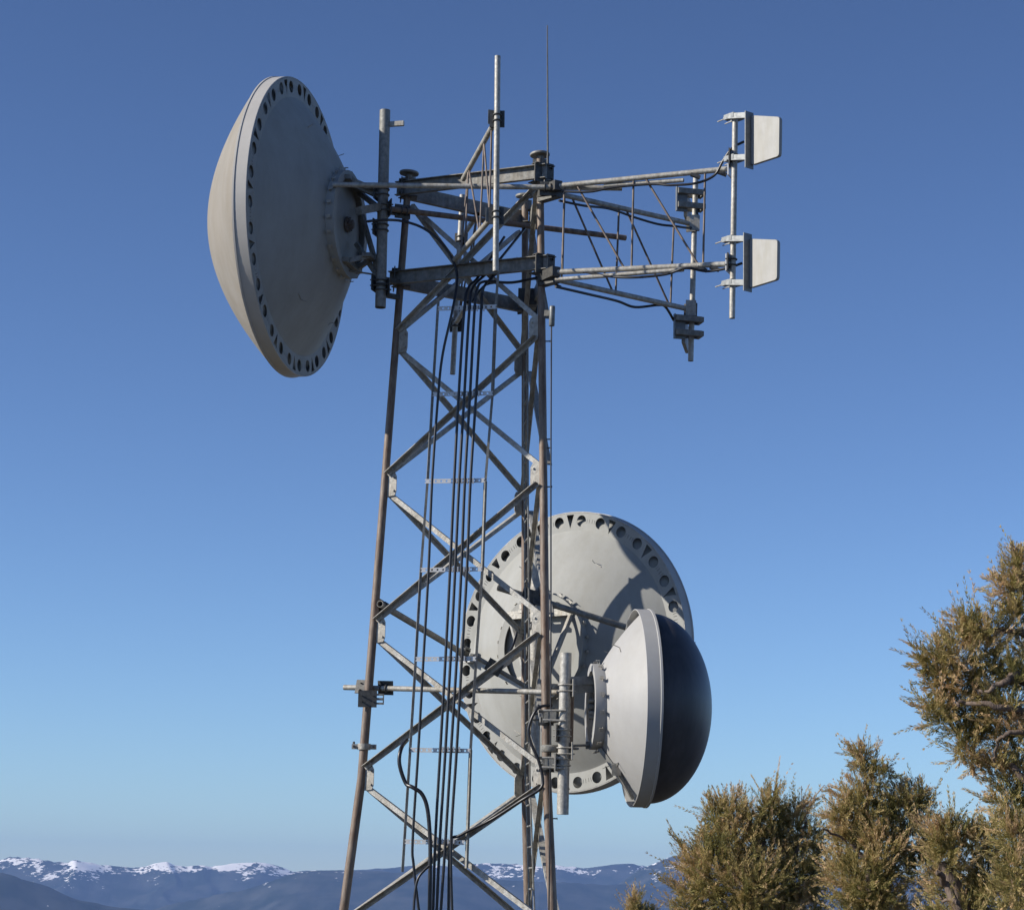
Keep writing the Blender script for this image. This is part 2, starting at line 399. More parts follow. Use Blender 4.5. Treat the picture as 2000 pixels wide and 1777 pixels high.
def pole(name, pa, pb, r, label, cat, matn='galv', group=None, clamps=(), cap=True, clampmat='dark'):
    root = thing(name, min((pa, pb), key=lambda q: q.z), label, cat, group)
    mb = MB(); mb.pipe(pa, pb, r, .006, 20); mb.build('pipe', M[matn], root)
    ax = (pb-pa).normalized()
    for (f_, d) in clamps:
        mb = MB(); clampset(mb, pa.lerp(pb, f_), ax, r, V(d)); mb.build('clamp', M[clampmat], root)
    return root

# dish 1 support
p1a, p1b = W(743, 601, 23.6), W(752, 216, 23.6)
pl = pole('mounting_pole', p1b, p1a, .056, 'thick vertical grey mounting pole between the large beige dish and the left tower leg', 'pole', 'galv_dull', clamps=((.42, (-1, .3, 0)), (.60, (-1, .3, 0)), (.88, (-1, .3, 0)), (.50, (1, .3, 0)), (.9, (1, .3, 0))))
mb = MB(); q = W(752, 243, 23.6); mb.bar(q+V((.05, 0, 0)), q+V((.20, -.04, .0)), .04, .05); mb.build('step_peg', M['galv'], pl)
for yy in (410, 545, 575):
    mb = MB()
    q = W(748-(yy-410)*.02, yy, 23.6); l = W(790 if yy < 500 else 778, yy+6, 23.75)
    mb.bar(q, l, .06, .07 if yy < 500 else .045)
    mb.build('standoff_bracket', M['dark'], pl)
hubc = c1 + z1*h1
mount_frame(d1, c1, x1, y1, z1, h1, .555, .22)
mb = MB()
mb.bar(hubc + y1*.42 + x1*.1, W(744, 385, 23.6), .05, .05); mb.bar(hubc + y1*.42 - x1*.25, W(744, 410, 23.6), .05, .05)
mb.bar(hubc - y1*.15 - x1*.2, W(738, 540, 23.6), .035, .05); mb.bar(hubc + y1*.25 - x1*.3, W(740, 535, 23.6), .035, .05)
mb.tube(hubc - y1*.5, W(735, 537, 23.6), .010, 8)
mb.bar(W(700, 412, 23.35), W(745, 404, 23.6), .09, .08)
mb.build('mount_arm', M['galv_dull'], d1)

# dish 2 support
p2a, p2b = W(1047, 1085, 24.85), W(1044, 1480, 24.85)
pole('mounting_pole', p2a, p2b, .056, 'short vertical mounting pole half hidden behind the right tower leg at the grey dish hub', 'pole', 'galv', clamps=((.2, (1, -.3, 0)), (.35, (1, .8, 0)), (.8, (1, .8, 0))))
mount_frame(d2, c2, x2, y2, z2, h2, .555, .20, 'galv')
mb = MB()
hb2 = c2 + z2*h2
for s_ in (-1, 1):
    mb.bar(hb2 + x2*.42*s_ + y2*.33, p2b.lerp(p2a, .30)+x2*.05*s_, .035, .05)
mb.bar(hb2 - x2*.45 + y2*.36, hb2 + x2*.45 + y2*.36, .085, .05, y2)
mb.build('mount_brace', M['galv'], d2)
for px, py, Y in ((915, 1285, 26.7), (1343, 1262, 24.8)):
    mb = MB(); mb.box(W(px, py, Y), (.13, .10, .11), (x2, y2, z2)); mb.build('rim_bracket', M['bright'], d2)

# dish 3 support
p3a, p3b = W(1105, 1275, 22.75), W(1099, 1590, 22.75)
pl = pole('mounting_pole', p3a, p3b, .057, 'bright vertical galvanised pipe in front of the right tower leg holding the small dish', 'pole', 'galv', clamps=((.22, (1, .1, 0)), (.61, (1, .1, 0)), (.68, (-1, .2, 0)), (.5, (-1, .2, 0))), clampmat='galv')
mb = MB()
for yy in (1398, 1490):
    q = W(1103-(yy-1275)*.02, yy, 22.75); l = leg_pt(1, (q.z-EYE)/S)
    mb = MB()
    mb.bar(q-V((.02, 0, 0)), l, .11, .10)
    mb.box(l+V((.02, -.02, 0)), (.10, .12, .13)); mb.box(l+V((0, -.055, .06)), (.15, .012, .03)); mb.box(l+V((0, -.055, -.06)), (.15, .012, .03)); mb.box(l+V((-.03, 0, -.03)), (.05, .10, .07))
    mb.build('leg_clamp', M['dark'], pl)
    for z_ in (.05, -.05):
        mb = MB(); mb.tube(q+V((.02, -.06, z_)), q+V((-.20, -.05, z_*.9)), .011, 8); mb.build('clamp_rod', M['galv'], pl)
q = W(1075, 1462, 22.85); mb = MB(); mb.lathe(q, V((0, 0, 1)), [(.001, -.035), (.085, -.03), (.095, -.01), (.095, .02), (.08, .035), (.001, .04)], 24); mb.build('pipe_collar', M['galv_dull'], pl)
mb = MB(); mb.pipe(W(1113, 1335, 22.86), W(1110, 1465, 22.86), .045, .006, 16); mb.build('inner_sleeve', M['leg'], pl)
hb3 = c3 + z3*h3
mb = MB()
mb.bar(W(1108, 1330, 22.77), W(1172, 1328, 22.9), .09, .08); mb.bar(W(1115, 1338, 22.77), W(1165, 1338, 22.9), .05, .14)
mb.build('mount_arm', M['plate'], d3)
mb = MB()
mb.bar(W(1108, 1460, 22.77), W(1128, 1462, 22.8), .08, .02); mb.tube(W(1108, 1456, 22.77), W(1150, 1455, 22.85), .012, 8)
mb.box(W(1153, 1455, 22.9), (.09, .07, .07)); mb.bar(W(1172, 1325, 22.6), W(1157, 1450, 22.75), .018, .03); mb.bar(W(1178, 1330, 23.05), W(1170, 1450, 22.9), .018, .03)
mb.bar(W(1158, 1325, 22.9), W(1152, 1380, 22.9), .03, .03)
for yy in (1368, 1380, 1392, 1400): mb.tube(W(1150, yy, 22.85), W(1160, yy, 22.85), .025, 8)
mb.build('adjusting_linkage', M['galv_dull'], d3)
mb = MB(); mb.bar(W(1172, 1462, 22.8), W(1200, 1500, 22.75), .03, .04); mb.box(W(1204, 1502, 22.7), (.09, .02, .12)); mb.bar(W(1206, 1505, 22.72), W(1236, 1560, 22.78), .03, .03)
mb.build('rim_strut', M['galv_dull'], d3)

# ------------------------------------------------------------------ struts
def strut(name, a, b, r, label, matn='galv', clamps=()):
    return pole(name, a, b, r, label, 'strut', matn, 'stiffening struts of the dish antennas', clamps)
strut('sway_bar', W(650, 361, 23.15), W(1215, 368, 22.95), .027, 'long horizontal pipe from the beige dish across the tower top to the right', clamps=((.745, (0, 1, 0)),))
strut('sway_bar', W(760, 408, 23.55), W(1222, 465, 24.6), .030, 'sloping brown-grey pipe behind the tower top ending in sky right of the legs', 'leg', clamps=((.06, (0, 1, 0)),))
strut('sway_bar', W(672, 1342, 24.1), W(1095, 1352, 23.15), .027, 'horizontal galvanised pipe crossing the lower tower and sticking out left of the left leg', clamps=((.10, (0, -1, .2)), (.19, (0, 1, .2))))
strut('sway_bar', W(742, 1179, 23.85), W(908, 1278, 26.6), .035, 'sloping pipe from the left tower leg down to the left rim of the grey dish', 'galv_dull', clamps=((.05, (-1, 0, 0)), (.97, (0, -1, 0))))
strut('sway_bar', W(972, 1147, 24.25), W(1343, 1262, 24.75), .034, 'sloping pipe behind the right leg running down to the right rim of the grey dish', 'galv_dull', clamps=((.16, (0, -1, 0)), (.22, (0, -1, .3))))
strut('sway_bar', W(925, 1280, 24.6), W(1035, 1345, 24.75), .024, 'short sloping pipe in front of the lower left part of the grey dish', 'galv_dull', clamps=((.35, (0, -1, 0)),))

# leg clamps
def leg_clamp(i, py, label, px0):
    # find height on the leg
    best = min([z*.005 for z in range(-300, 1700)], key=lambda z: abs(py_of(leg_pt(i, z)) - py)); c = leg_pt(i, best)
    return c
def py_of(P):
    d = P - V((0, 0, EYE)); return 888.5 - FPX*d.dot(up)/d.dot(fw)
c = leg_clamp(0, 1458, '', 0)
t = thing('pipe_clamp', c, 'bolted two-ear clamp around the left tower leg below the protruding horizontal pipe', 'clamp')
mb = MB(); mb.lathe(c, V((0, 0, 1)), [(.05, -.03), (.066, -.03), (.066, .03), (.05, .03)], 20, closed=True)
for s_ in (-1, 1): mb.box(c+V((s_*.09, 0, 0)), (.07, .03, .05))
mb.build('band', M['galv'], t)
mb = MB()
for s_ in (-1, 1): mb.tube(c+V((s_*.10, -.04, 0)), c+V((s_*.10, .04, 0)), .014, 6)
mb.tube(c+V((-.105, 0, .02)), c+V((-.105, 0, .05)), .013, 6); mb.build('bolt', M['dark'], t)
c = leg_clamp(0, 1365, '', 0)
t = thing('bracket_plate', c, 'perforated rectangular steel plate clamped to the left leg just under the protruding pipe', 'bracket')
mb = MB()
for xx in (-.07, 0, .07):
    pass
o3 = c + V((.05, -.06, 0))
mb.box(o3+V((-.06, 0, 0)), (.10, .008, .11)); mb.box(o3+V((.05, 0, .045)), (.12, .008, .02)); mb.box(o3+V((.05, 0, -.045)), (.12, .008, .02)); mb.box(o3+V((.05, 0, 0)), (.12, .008, .025)); mb.box(o3+V((.112, 0, 0)), (.012, .008, .11))
mb.build('plate', M['galv_dull'], t)
mb = MB(); clampset(mb, c, V((0, 0, 1)), .05, V((0, -1, 0)), 2, .06); mb.build('clamp', M['dark'], t)

# ------------------------------------------------------------------ truss booms with antenna pipes
def truss(label, top, bot, stations, diags, r=.028, rod=.011, group='horizontal truss booms at the tower top'):
    t = thing('truss_boom', bot[0], label, 'boom', group)
    mb = MB(); mb.pipe(top[0], top[1], r, .005, 16); mb.build('chord', M['galv'], t)
    mb = MB(); mb.pipe(bot[0], bot[1], r, .005, 16); mb.build('chord', M['galv'], t)
    P = lambda e, f_: e[0].lerp(e[1], f_)
    for f_ in stations:
        mb = MB(); mb.tube(P(top, f_), P(bot, f_), rod, 8); mb.build('upright_rod', M['rust'], t)
    for a, b in diags:
        mb = MB(); mb.tube(P(top, a), P(bot, b), rod, 8); mb.build('diagonal_rod', M['rust'], t)
    return t
# near boom: runs right and slightly toward the camera
nt0, nt1, nb0, nb1 = W(1086, 364, 23.0), W(1424, 330, 22.35), W(1082, 532, 23.0), W(1420, 516, 22.35)
tb = truss('pipe truss boom reaching right to the vertical pipe with both white fin antennas', (nt0, nt1), (nb0, nb1), [.05, .455, .865], [(.12, .415), (.52, .84)])
for a, b in ((W(1180, 358, 22.86), W(1335, 347, 22.56)), (W(1085, 541, 23.0), W(1335, 521, 22.5))):
    mb = MB(); mb.pipe(a+V((0, -.02, -.035)), b+V((0, -.02, -.035)), .022, .005, 14); mb.build('sleeve_pipe', M['galv'], tb)
for q in (nt1, nb1):
    mb = MB(); dd = (nt1-nt0).normalized(); mb.box(q+dd*.01, (.012, .16, .17), (dd, V((0, 0, 1)).cross(dd), V((0, 0, 1)))); mb.build('end_plate', M['bright'], tb)
for f_, e in ((.81, (nt0, nt1)), (.96, (nt0, nt1)), (.86, (nb0, nb1)), (.93, (nb0, nb1))):
    q = e[0].lerp(e[1], f_); mb = MB(); mb.box(q-V((0, 0, .04)), (.10, .05, .03), (V((.9, -.1, -.35)).normalized(), V((0, 1, 0)), V((.35, 0, .9)).normalized())); mb.build('cable_hanger', M['dark'], tb)
# far boom: runs right and away
ft0, ft1, fb0, fb1 = W(1086, 378, 23.1), W(1352, 438, 24.35), W(1080, 545, 23.1), W(1345, 604, 24.35)
tf = truss('pipe truss boom reaching right and away to the pipe with two small grey antennas', (ft0, ft1), (fb0, fb1), [.06, .45, .86], [(.11, .43), (.50, .85)])
# root fittings that carry both booms on the right leg
for nm, tt, pp in (('root_fitting', tb, (nt0, nb0)), ('root_fitting', tf, (ft0, fb0))):
    for q in pp:
        zz_ = (q.z-EYE)/S; l = leg_pt(1, zz_); mb = MB(); mb.bar(l, q+(q-l).normalized()*.05, .09, .10); mb.build(nm, M['dark'], tt)
for q in (ft1, fb1):
    mb = MB(); mb.box(q+V((.02, -.06, .0)), (.11, .012, .17)); mb.build('end_plate', M['galv'], tf)
# boom toward the camera (pipe 972) and its counterpart behind
ct0, ct1, cb0, cb1 = W(905, 350, 23.45), W(962, 247, 22.05), W(888, 508, 23.45), W(958, 428, 22.05)
tc = truss('short truss boom pointing toward the camera from the middle of the tower top', (ct0, ct1), (cb0, cb1), [.18, .72, .97], [(.2, .70), (.72, .99), (.18, .30)], rod=.010)
for q in (W(971, 227, 22.0), W(967, 418, 22.0)):
    mb = MB(); n = V((.2, -.97, 0)).normalized(); s_ = V((.97, .2, 0)).normalized()
    for cx in (-.055, .055): mb.box(q+s_*cx+n*(-.045), (.055, .01, .145), (s_, n, V((0, 0, 1))))
    mb.box(q+n*(-.045), (.06, .01, .10), (s_, n, V((0, 0, 1)))); mb.build('end_plate', M['plate'], tc)
rt0_, rt1_, rb0_, rb1_ = W(934, 418, 24.4), W(906, 458, 25.2), W(915, 590, 24.4), W(892, 628, 25.2)
tr = truss('short truss boom behind the tower top pointing away from the camera', (rt0_, rt1_), (rb0_, rb1_), [.1, .8], [(.1, .8)], rod=.010)

def apole(pa, pb, r, label, clamps=(), matn='galv', g='antenna pipes on the truss booms'):
    return pole('antenna_pipe', pa, pb, r, label, 'pipe', matn, g, clamps)
apole(W(972, 110, 21.95), W(968, 530, 21.95), .029, 'tallest vertical galvanised pipe rising in front of the tower top middle', ((.29, (0, 1, 0)), (.74, (0, 1, 0))))
apole(W(903, 381, 25.28), W(884, 731, 25.28), .030, 'vertical pipe hanging behind the tower top with its lit lower end beside the cables', ((.25, (.3, 1, 0)), (.72, (.3, 1, 0))))
bigp = apole(W(1436, 222, 22.25), W(1430, 622, 22.25), .029, 'long vertical pipe at the end of the right boom carrying both white fin antennas', ((.22, (-1, .3, 0)), (.73, (-1, .3, 0))))
farp = apole(W(1359, 343, 24.4), W(1349, 705, 24.4), .030, 'vertical pipe at the end of the far boom between the two small grey antennas', ((.27, (-.5, -1, 0)), (.74, (-.5, -1, 0))))

def fin(px, pts, plate, arms, Y, label):
    root = thing('fin_antenna', W(px, arms[1], Y), label, 'panel antenna', 'white fin antennas on the right boom pipe')
    d = V((.62, -.78, 0)).normalized(); n = V((-.78, -.62, 0)).normalized(); c = W(px, arms[0], Y)
    def onplane(p, off):    # intersect the ray with the fin plane
        r_ = ray(*p); o = V((0, 0, EYE)); q = c + n*off
        return o + r_*((q-o).dot(n)/r_.dot(n))
    P3 = [onplane(p, .02) for p in pts]
    # rounded outline in the fin plane
    P2 = [((q-c).dot(d), (q-c).z) for q in P3]; out = []
    for i, p in enumerate(P2):
        a, b = V(P2[i-1]), V(P2[(i+1) % 4]); p = V(p); rr = .035
        u_, w_ = (a-p).normalized(), (b-p).normalized()
        for k in range(6):
            t = k/5.; out.append(tuple((p+u_*rr*(1-t)**2 + w_*rr*t**2)))
    mb = MB(); n2 = len(out); cx = sum(p[0] for p in out)/n2; cz = sum(p[1] for p in out)/n2
    rings = [(.985, -.024), (1, -.016), (1, .008), (.985, .016)]; zz = V((0, 0, 1)); vs = []
    for s_, off in rings: vs += [c + d*(cx+(p[0]-cx)*s_) + zz*(cz+(p[1]-cz)*s_) + n*off for p in out]
    fs = [(i*n2+k, i*n2+(k+1) % n2, (i+1)*n2+(k+1) % n2, (i+1)*n2+k) for i in range(3) for k in range(n2)]
    fs += [tuple(range(n2))[::-1], tuple(range(3*n2, 4*n2))]
    mb.add(vs, fs); mb.build('fin_panel', M['white'], root)
    mb = MB(); a, b = onplane(plate[0], .02), onplane(plate[1], .02)
    dx = (a-c).dot(d); 
    mb.box(c + d*dx + zz*((a.z+b.z)/2-c.z) + n*.04, (.010, .11, abs(a.z-b.z)), (d, n, zz)); mb.build('mount_plate', M['plate'], root)
    for ay in arms:
        q = W(px, ay, Y); mb = MB()
        mb.bar(q+d*(-.02)+n*.05-zz*.0, c + d*(dx-.004) + V((0, 0, q.z-c.z-.05)) + n*.03, .05, .055); 
        mb.bar(q+d*-.09+n*.045, q+d*.05+n*.045, .055, .05); mb.bar(q+d*-.09-n*.045, q+d*.05-n*.045, .05, .05)
        mb.build('clamp_arm', M['plate'], root)
        mb = MB()
        for s_ in (1, -1): mb.tube(q+d*-.20+n*.05*s_-zz*.01, q+d*.05+n*.05*s_, .006, 6)
        mb.tube(q+d*-.105+n*.05, q+d*-.09+n*.05, .016, 6)
        mb.build('threaded_rod', M['galv'], root)
    return root
fin(1436, [(1465, 225), (1522, 228), (1521, 305), (1466, 323)], ((1466, 220), (1466, 330)), (229, 310), 22.25, 'upper white four-cornered fin antenna at the top of the right boom pipe')
fin(1432, [(1463, 466), (1518, 468), (1517, 546), (1462, 563)], ((1463, 457), (1463, 570)), (468, 553), 22.25, 'lower white four-cornered fin antenna beside the lower chord of the right boom')

def small_ant(px, py, Y, label, lit):
    root = thing('small_antenna', W(px, py+30, Y), label, 'panel antenna', 'small grey antennas on the far boom pipe')
    d = V((.97, .25, 0)).normalized(); n = V((.25, -.97, 0)).normalized(); z = V((0, 0, 1)); k = Y/FPX
    c = W(px, py, Y-.07)
    mb = MB(); mb.box(c - d*23*k, (24*k, .02, 50*k), (d, n, z)); mb.box(c - d*34*k + n*.015, (.01, .05, 50*k), (d, n, z)); mb.build('back_plate', M['plate'], root)
    mb = MB(); mb.prism([(0, -.13), (.24, -.19), (.26, .10), (0, .13)], c - d*13*k + V((0, .09, -.02)), V((.25, .97, 0)), z, d, -.02, .02); mb.build('fin_panel', M['white'], root)
    for dy in (-16, 13):
        q = c - z*dy*k; mb = MB(); mb.box(q - d*6*k + n*.05, (54*k, .035, 11*k), (d, n, z)); mb.box(q + d*1*k - n*.10, (36*k, .03, 9*k), (d, n, z))
        mb.box(q + d*22*k - n*.02, (6*k, .17, 10*k), (d, n, z)); mb.build('clamp_arm', M['galv_dull'], root)
    return root
small_ant(1352, 392, 24.4, 'small grey antenna clamped high on the far boom pipe just below the near boom', True)
small_ant(1348, 640, 24.4, 'small dark antenna clamped low on the far boom pipe below the far boom', False)

# whip, small cylinder antenna
t = thing('whip_antenna', W(1070, 316, 23.05), 'very thin tall whip antenna standing on the right leg cap against the sky', 'antenna')
mb = MB(); mb.poly([W(1070, 318, 23.05), W(1069.5, 180, 23.05), W(1069, 50, 23.05)], [.010, .008, .005], 8); mb.build('whip', M['dark'], t)
mb = MB(); mb.tube(W(1070, 320, 23.05), W(1070, 304, 23.05), .013, 8); mb.build('base', M['dark'], t)
t = thing('stub_antenna', W(1077, 638, 22.95), 'short grey cylinder antenna on the right side of the right leg below the booms', 'antenna')
mb = MB(); mb.lathe(W(1077.5, 637, 22.95), (W(1079, 596, 22.95)-W(1077.5, 637, 22.95)).normalized(), [(.001, 0), (.024, 0), (.029, .006), (.029, .195), (.025, .207), (.001, .21)], 20); mb.build('radome', M['plate'], t)
mb = MB(); mb.bar(W(1064, 612, 22.98), W(1076, 612, 22.95), .03, .06); mb.build('bracket', M['dark'], t)

# ------------------------------------------------------------------ cable ladder and cables
lad = thing('cable_ladder', W(850, 1777, 23.30), 'vertical two-rail cable ladder running up the front face of the tower', 'cable ladder')
YC = 23.32
def YX(x, y): return YC - (x - (950 - .085*(y-603)) + 40)*.0011      # ladder plane turned about 12 degrees
def pl_(pts, Y=YC): return [W(x, y, Y) if len(p_) == 2 else W(x, y, p_[2]) for p_ in pts for x, y in [p_[:2]]]
mb = MB()
for a, b in zip([(856, 590), (845, 770), (835, 940), (822, 1113), (812, 1287), (801, 1464)], [(845, 770), (835, 940), (822, 1113), (812, 1287), (801, 1464), (786, 1702)]): mb.bar(W(*a, YX(*a)), W(*b, YX(*b)), .026, .026)
mb.build('rail', M['galv_dull'], lad)
mb = MB(); 
for a, b in zip([(974, 520), (968, 603), (962, 770), (948, 940), (942, 1113), (930, 1287), (919, 1464)], [(968, 603), (962, 770), (948, 940), (942, 1113), (930, 1287), (919, 1464), (911, 1695)]): mb.bar(W(*a, YX(*a)), W(*b, YX(*b)), .026, .026)
mb.build('rail', M['galv_dull'], lad)
RY = [603, 770, 940, 1113, 1287, 1464, 1643]
RX = [(855, 970, 599), (845, 963, 768), (830, 947, 938), (822, 942, 1111), (812, 930, 1286), (802, 919, 1466), (791, 908, 1645)]
for yy, (xa, xb, yb) in zip(RY, RX):
    a, b = W(xa, yy, YX(xa, yy)-.015), W(xb, yb, YX(xb, yb)-.015); mb = MB()
    d = (b-a).normalized(); L = (b-a).length; n = 11
    # perforated strip: two long edges plus webs between the holes
    for s_ in (-1, 1): mb.bar(a+V((0, 0, .016*s_)), b+V((0, 0, .016*s_)), .012, .006, V((0, 0, 1)))
    for k in range(n):
        p = a + d*(L*(k+.5)/n); mb.box(p, (L/n*.68, .005, .0215), (d, V((-d.y, d.x, 0)).normalized(), V((0, 0, 1))))
    mb.build('rung', M['bright'], lad)
CX = [[907, 896, 887, 879, 870, 860, 850], [917, 907, 897, 889, 880, 870, 859], [927, 918, 908, 901, 892, 881, 870], [940, 930, 919, 912, 902, 892, 881]]
TOPS = [[(985, 463, 23.9), (935, 540, 23.5), (915, 562, 23.35)], [(1030, 440, 24.2), (965, 520, 23.6), (925, 560, 23.35)], [(1060, 540, 23.5), (1000, 552, 23.35), (946, 550, 23.3), (932, 565, 23.28)], [(1010, 505, 23.8), (975, 530, 23.5), (948, 556, 23.3), (942, 575, 23.28)]]
BOT = [(846, 1777), (853, 1777), (861, 1777), (883, 1777)]
def spline(pts, n=8):
    out = []
    for i in range(len(pts)-1):
        p0, p1, p2, p3 = pts[max(i-1, 0)], pts[i], pts[i+1], pts[min(i+2, len(pts)-1)]
        for k in range(n):
            t = k/n; out.append(.5*((2*p1)+(p2-p0)*t+(2*p0-5*p1+4*p2-p3)*t*t+(3*p1-p0-3*p2+p3)*t**3))
    out.append(pts[-1]); return out
def down(p):       # continue a cable down to the ground
    return [p, V((p.x-.05, p.y, .8)), V((p.x-.08, p.y+.05, .02))]
def cable(pts, r, label, group=None, name='coaxial_cable', matn='cable', ground=False):
    P = [W(*p) for p in pts]
    S_ = spline(P, 6)
    if ground: S_ += down(P[-1])[1:]
    mb = MB(); mb.poly(S_, r, 10); o = mb.build(name, M[matn]); tag(o, label, 'cable', group); return o
ordn = ['leftmost thick black cable in the ladder bundle', 'second thick black cable from the left in the ladder bundle', 'third thick black cable from the left in the ladder bundle', 'rightmost thick black cable in the ladder bundle']
for i in range(4):
    pts = TOPS[i] + [(x, y, YX(x, y)-.05) for x, y in zip(CX[i], RY)] + [(*BOT[i], YX(*BOT[i])-.05)]
    cable(pts, .0145, ordn[i], 'thick cables clipped to the cable ladder', ground=True)
    for k, (x, y) in enumerate(zip(CX[i], RY)):
        q = W(x+5, y-1, YX(x, y)-.045); mb = MB(); mb.box(q, (.014, .045, .05)); mb.build('cable_clip', M['bright'], lad)
cable([(715, 433, 23.3), (748, 430, 23.3), (785, 432, 23.5), (825, 445, 23.5), (858, 470, 23.45), (880, 500, 23.45), (893, 540, 23.4), (885, 600, YC-.05), (865, 690, YC-.05), (856, 770, 23.25), (844, 940, 23.25), (837, 1113, 23.25), (827, 1287, 23.25), (817, 1464, 23.25), (806, 1640, 23.25), (808, 1690, 23.25), (818, 1777, 23.25)], .014, 'black cable from the hub of the beige dish down the ladder left side', ground=True)
cable([(795, 1445, 23.55), (784, 1460, 23.3), (780, 1490, 23.25), (792, 1528, 23.25), (806, 1537, 23.2), (824, 1550, 23.2), (835, 1580, 23.2), (840, 1640, 23.2), (840, 1700, 23.2), (839, 1777, 23.2)], .020, 'thick black cable looping out left of the ladder below its lowest crossing', ground=True)
cable([(838, 1690, 23.15), (818, 1712, 23.15), (811, 1740, 23.15), (808, 1777, 23.15)], .013, 'short black cable branching left near the bottom edge of the photo', ground=True)
cable([(1077, 638, 22.95), (1076, 900, 22.9), (1076, 1200, 22.9), (1075, 1500, 22.85), (1072, 1777, 22.85)], .008, 'thin straight cable hanging from the stub antenna along the right leg', ground=True, name='thin_cable')
cable([(1078, 1377, 22.9), (1050, 1383, 22.85), (1033, 1420, 22.85), (1037, 1450, 22.85), (1052, 1485, 22.85), (1060, 1520, 22.85), (1055, 1540, 22.85), (1020, 1562, 22.9), (960, 1600, 23.1), (900, 1630, 23.2), (880, 1650, 23.25), (876, 1777, 23.25)], .015, 'black cable looping from the small dish down the right leg and along a brace', ground=True)
cable([(905, 1345, 23.4), (950, 1320, 23.6), (978, 1300, 23.9), (1000, 1265, 24.1), (1010, 1235, 24.3)], .012, 'black cable swinging from the ladder to the hub of the grey dish')
cable([(1360, 410, 24.3), (1363, 430, 24.3), (1352, 445, 24.3), (1318, 442, 24.1), (1285, 438, 24.0), (1240, 425, 23.8), (1190, 408, 23.5), (1140, 402, 23.2), (1092, 392, 23.0)], .013, 'black cable slung under the upper chord of the far boom')
cable([(1316, 626, 24.3), (1300, 600, 24.2), (1285, 596, 24.1), (1240, 600, 24.0), (1205, 588, 23.8), (1150, 575, 23.4), (1085, 560, 23.05)], .014, 'black cable slung under the lower chord of the far boom')
cable([(1453, 277, 22.25), (1430, 290, 22.25), (1412, 315, 22.3), (1395, 343, 22.35), (1360, 358, 22.4), (1310, 362, 22.5), (1274, 360, 22.6), (1200, 366, 22.75), (1150, 375, 22.85), (1090, 374, 23.0)], .013, 'black cable hanging under the upper chord of the near boom')
cable([(1450, 514, 22.25), (1420, 524, 22.3), (1380, 530, 22.4), (1340, 524, 22.4), (1300, 536, 22.5), (1240, 542, 22.6), (1190, 540, 22.75), (1130, 530, 22.9), (1092, 533, 23.0)], .013, 'black cable hanging under the lower chord of the near boom')
cable([(1095, 560, 23.1), (1050, 545, 23.3), (1000, 552, 23.5), (950, 556, 23.4), (922, 590, YC)], .012, 'black cable sweeping from the booms across the tower to the ladder top')
# junction box
c = W(1030, 582, 24.5); t = thing('junction_box', c, 'dark equipment box fixed to the rear tower leg at the lower platform level', 'box')
mb = MB(); mb.box(c, (.20, .14, .18)); mb.build('case', M['dark'], t); mb = MB(); mb.box(c+V((0, -.075, .0)), (.17, .01, .15)); mb.build('lid', M['dark'], t)

# ------------------------------------------------------------------ noise for terrain
def vnoise(x, y, seed=0):
    xi = np.floor(x).astype(np.int64); yi = np.floor(y).astype(np.int64); fx = x-xi; fy = y-yi
    fx = fx*fx*(3-2*fx); fy = fy*fy*(3-2*fy)
    def h(a, b):
        n = (a*374761393 + b*668265263 + seed*974634777) & 0x7fffffff
        n = ((n ^ (n >> 13))*1274126177) & 0x7fffffff
        return ((n ^ (n >> 16)) & 0xffff)/65535.
    return (h(xi, yi)*(1-fx)+h(xi+1, yi)*fx)*(1-fy) + (h(xi, yi+1)*(1-fx)+h(xi+1, yi+1)*fx)*fy
def fbm(x, y, o=5, seed=0, ridged=False):
    s_ = 0; a = .5; t = 0
    for k in range(o):
        v = vnoise(x*2**k, y*2**k, seed+k)
        if ridged: v = 1-abs(2*v-1)
        s_ = s_ + a*v; t += a; a *= .5
    return s_/t
def grid_mesh(name, X, Y, Z, m_, smooth=True, wrap=False):
    n, k = X.shape; me = bpy.data.meshes.new(name)
    co = np.stack([X, Y, Z], -1).reshape(-1, 3)
    i, j = np.meshgrid(np.arange(n-1), np.arange(k-1), indexing='ij')
    q = np.stack([i*k+j, (i+1)*k+j, (i+1)*k+j+1, i*k+j+1], -1).reshape(-1, 4)
    me.vertices.add(len(co)); me.vertices.foreach_set('co', co.ravel())
    me.loops.add(q.size); me.loops.foreach_set('vertex_index', q.ravel())
    me.polygons.add(len(q)); me.polygons.foreach_set('loop_start', np.arange(0, q.size, 4)); me.polygons.foreach_set('loop_total', np.full(len(q), 4))
    me.update(calc_edges=True); me.polygons.foreach_set('use_smooth', np.full(len(q), smooth)); me.materials.append(m_)
    o = bpy.data.objects.new(name, me); sc.collection.objects.link(o); return o

# ground: rocky hilltop falling away to the valley
gm = mat('dry_hilltop_ground', (.10, .085, .06), .95, 0, col2=(.045, .042, .03), scale=.6, bump=.6, bscale=2)
th = np.linspace(0, 2*np.pi, 181); rr = np.concatenate([[.01], np.geomspace(1, 40000, 110)])
RR, TH = np.meshgrid(rr, th, indexing='ij'); GX, GY = RR*np.sin(TH), RR*np.cos(TH)+12
fall = np.clip((RR-38), 0, None)
GZ = -900*(1-np.exp(-(fall/2200.))) - np.where(RR > 38, np.minimum(fall*.12, 25), 0) + (fbm(GX*.15+50, GY*.15+50, 4)-.5)*.35*np.clip(RR/14., 0, 1) - .05
GZ += np.where(RR > 300, (fbm(GX/900.+9, GY/900.+9, 4)-.6)*120*np.clip((RR-300)/2000., 0, 1), 0)
g = grid_mesh('ground', GX, GY, GZ, gm); tag(g, kind='structure')

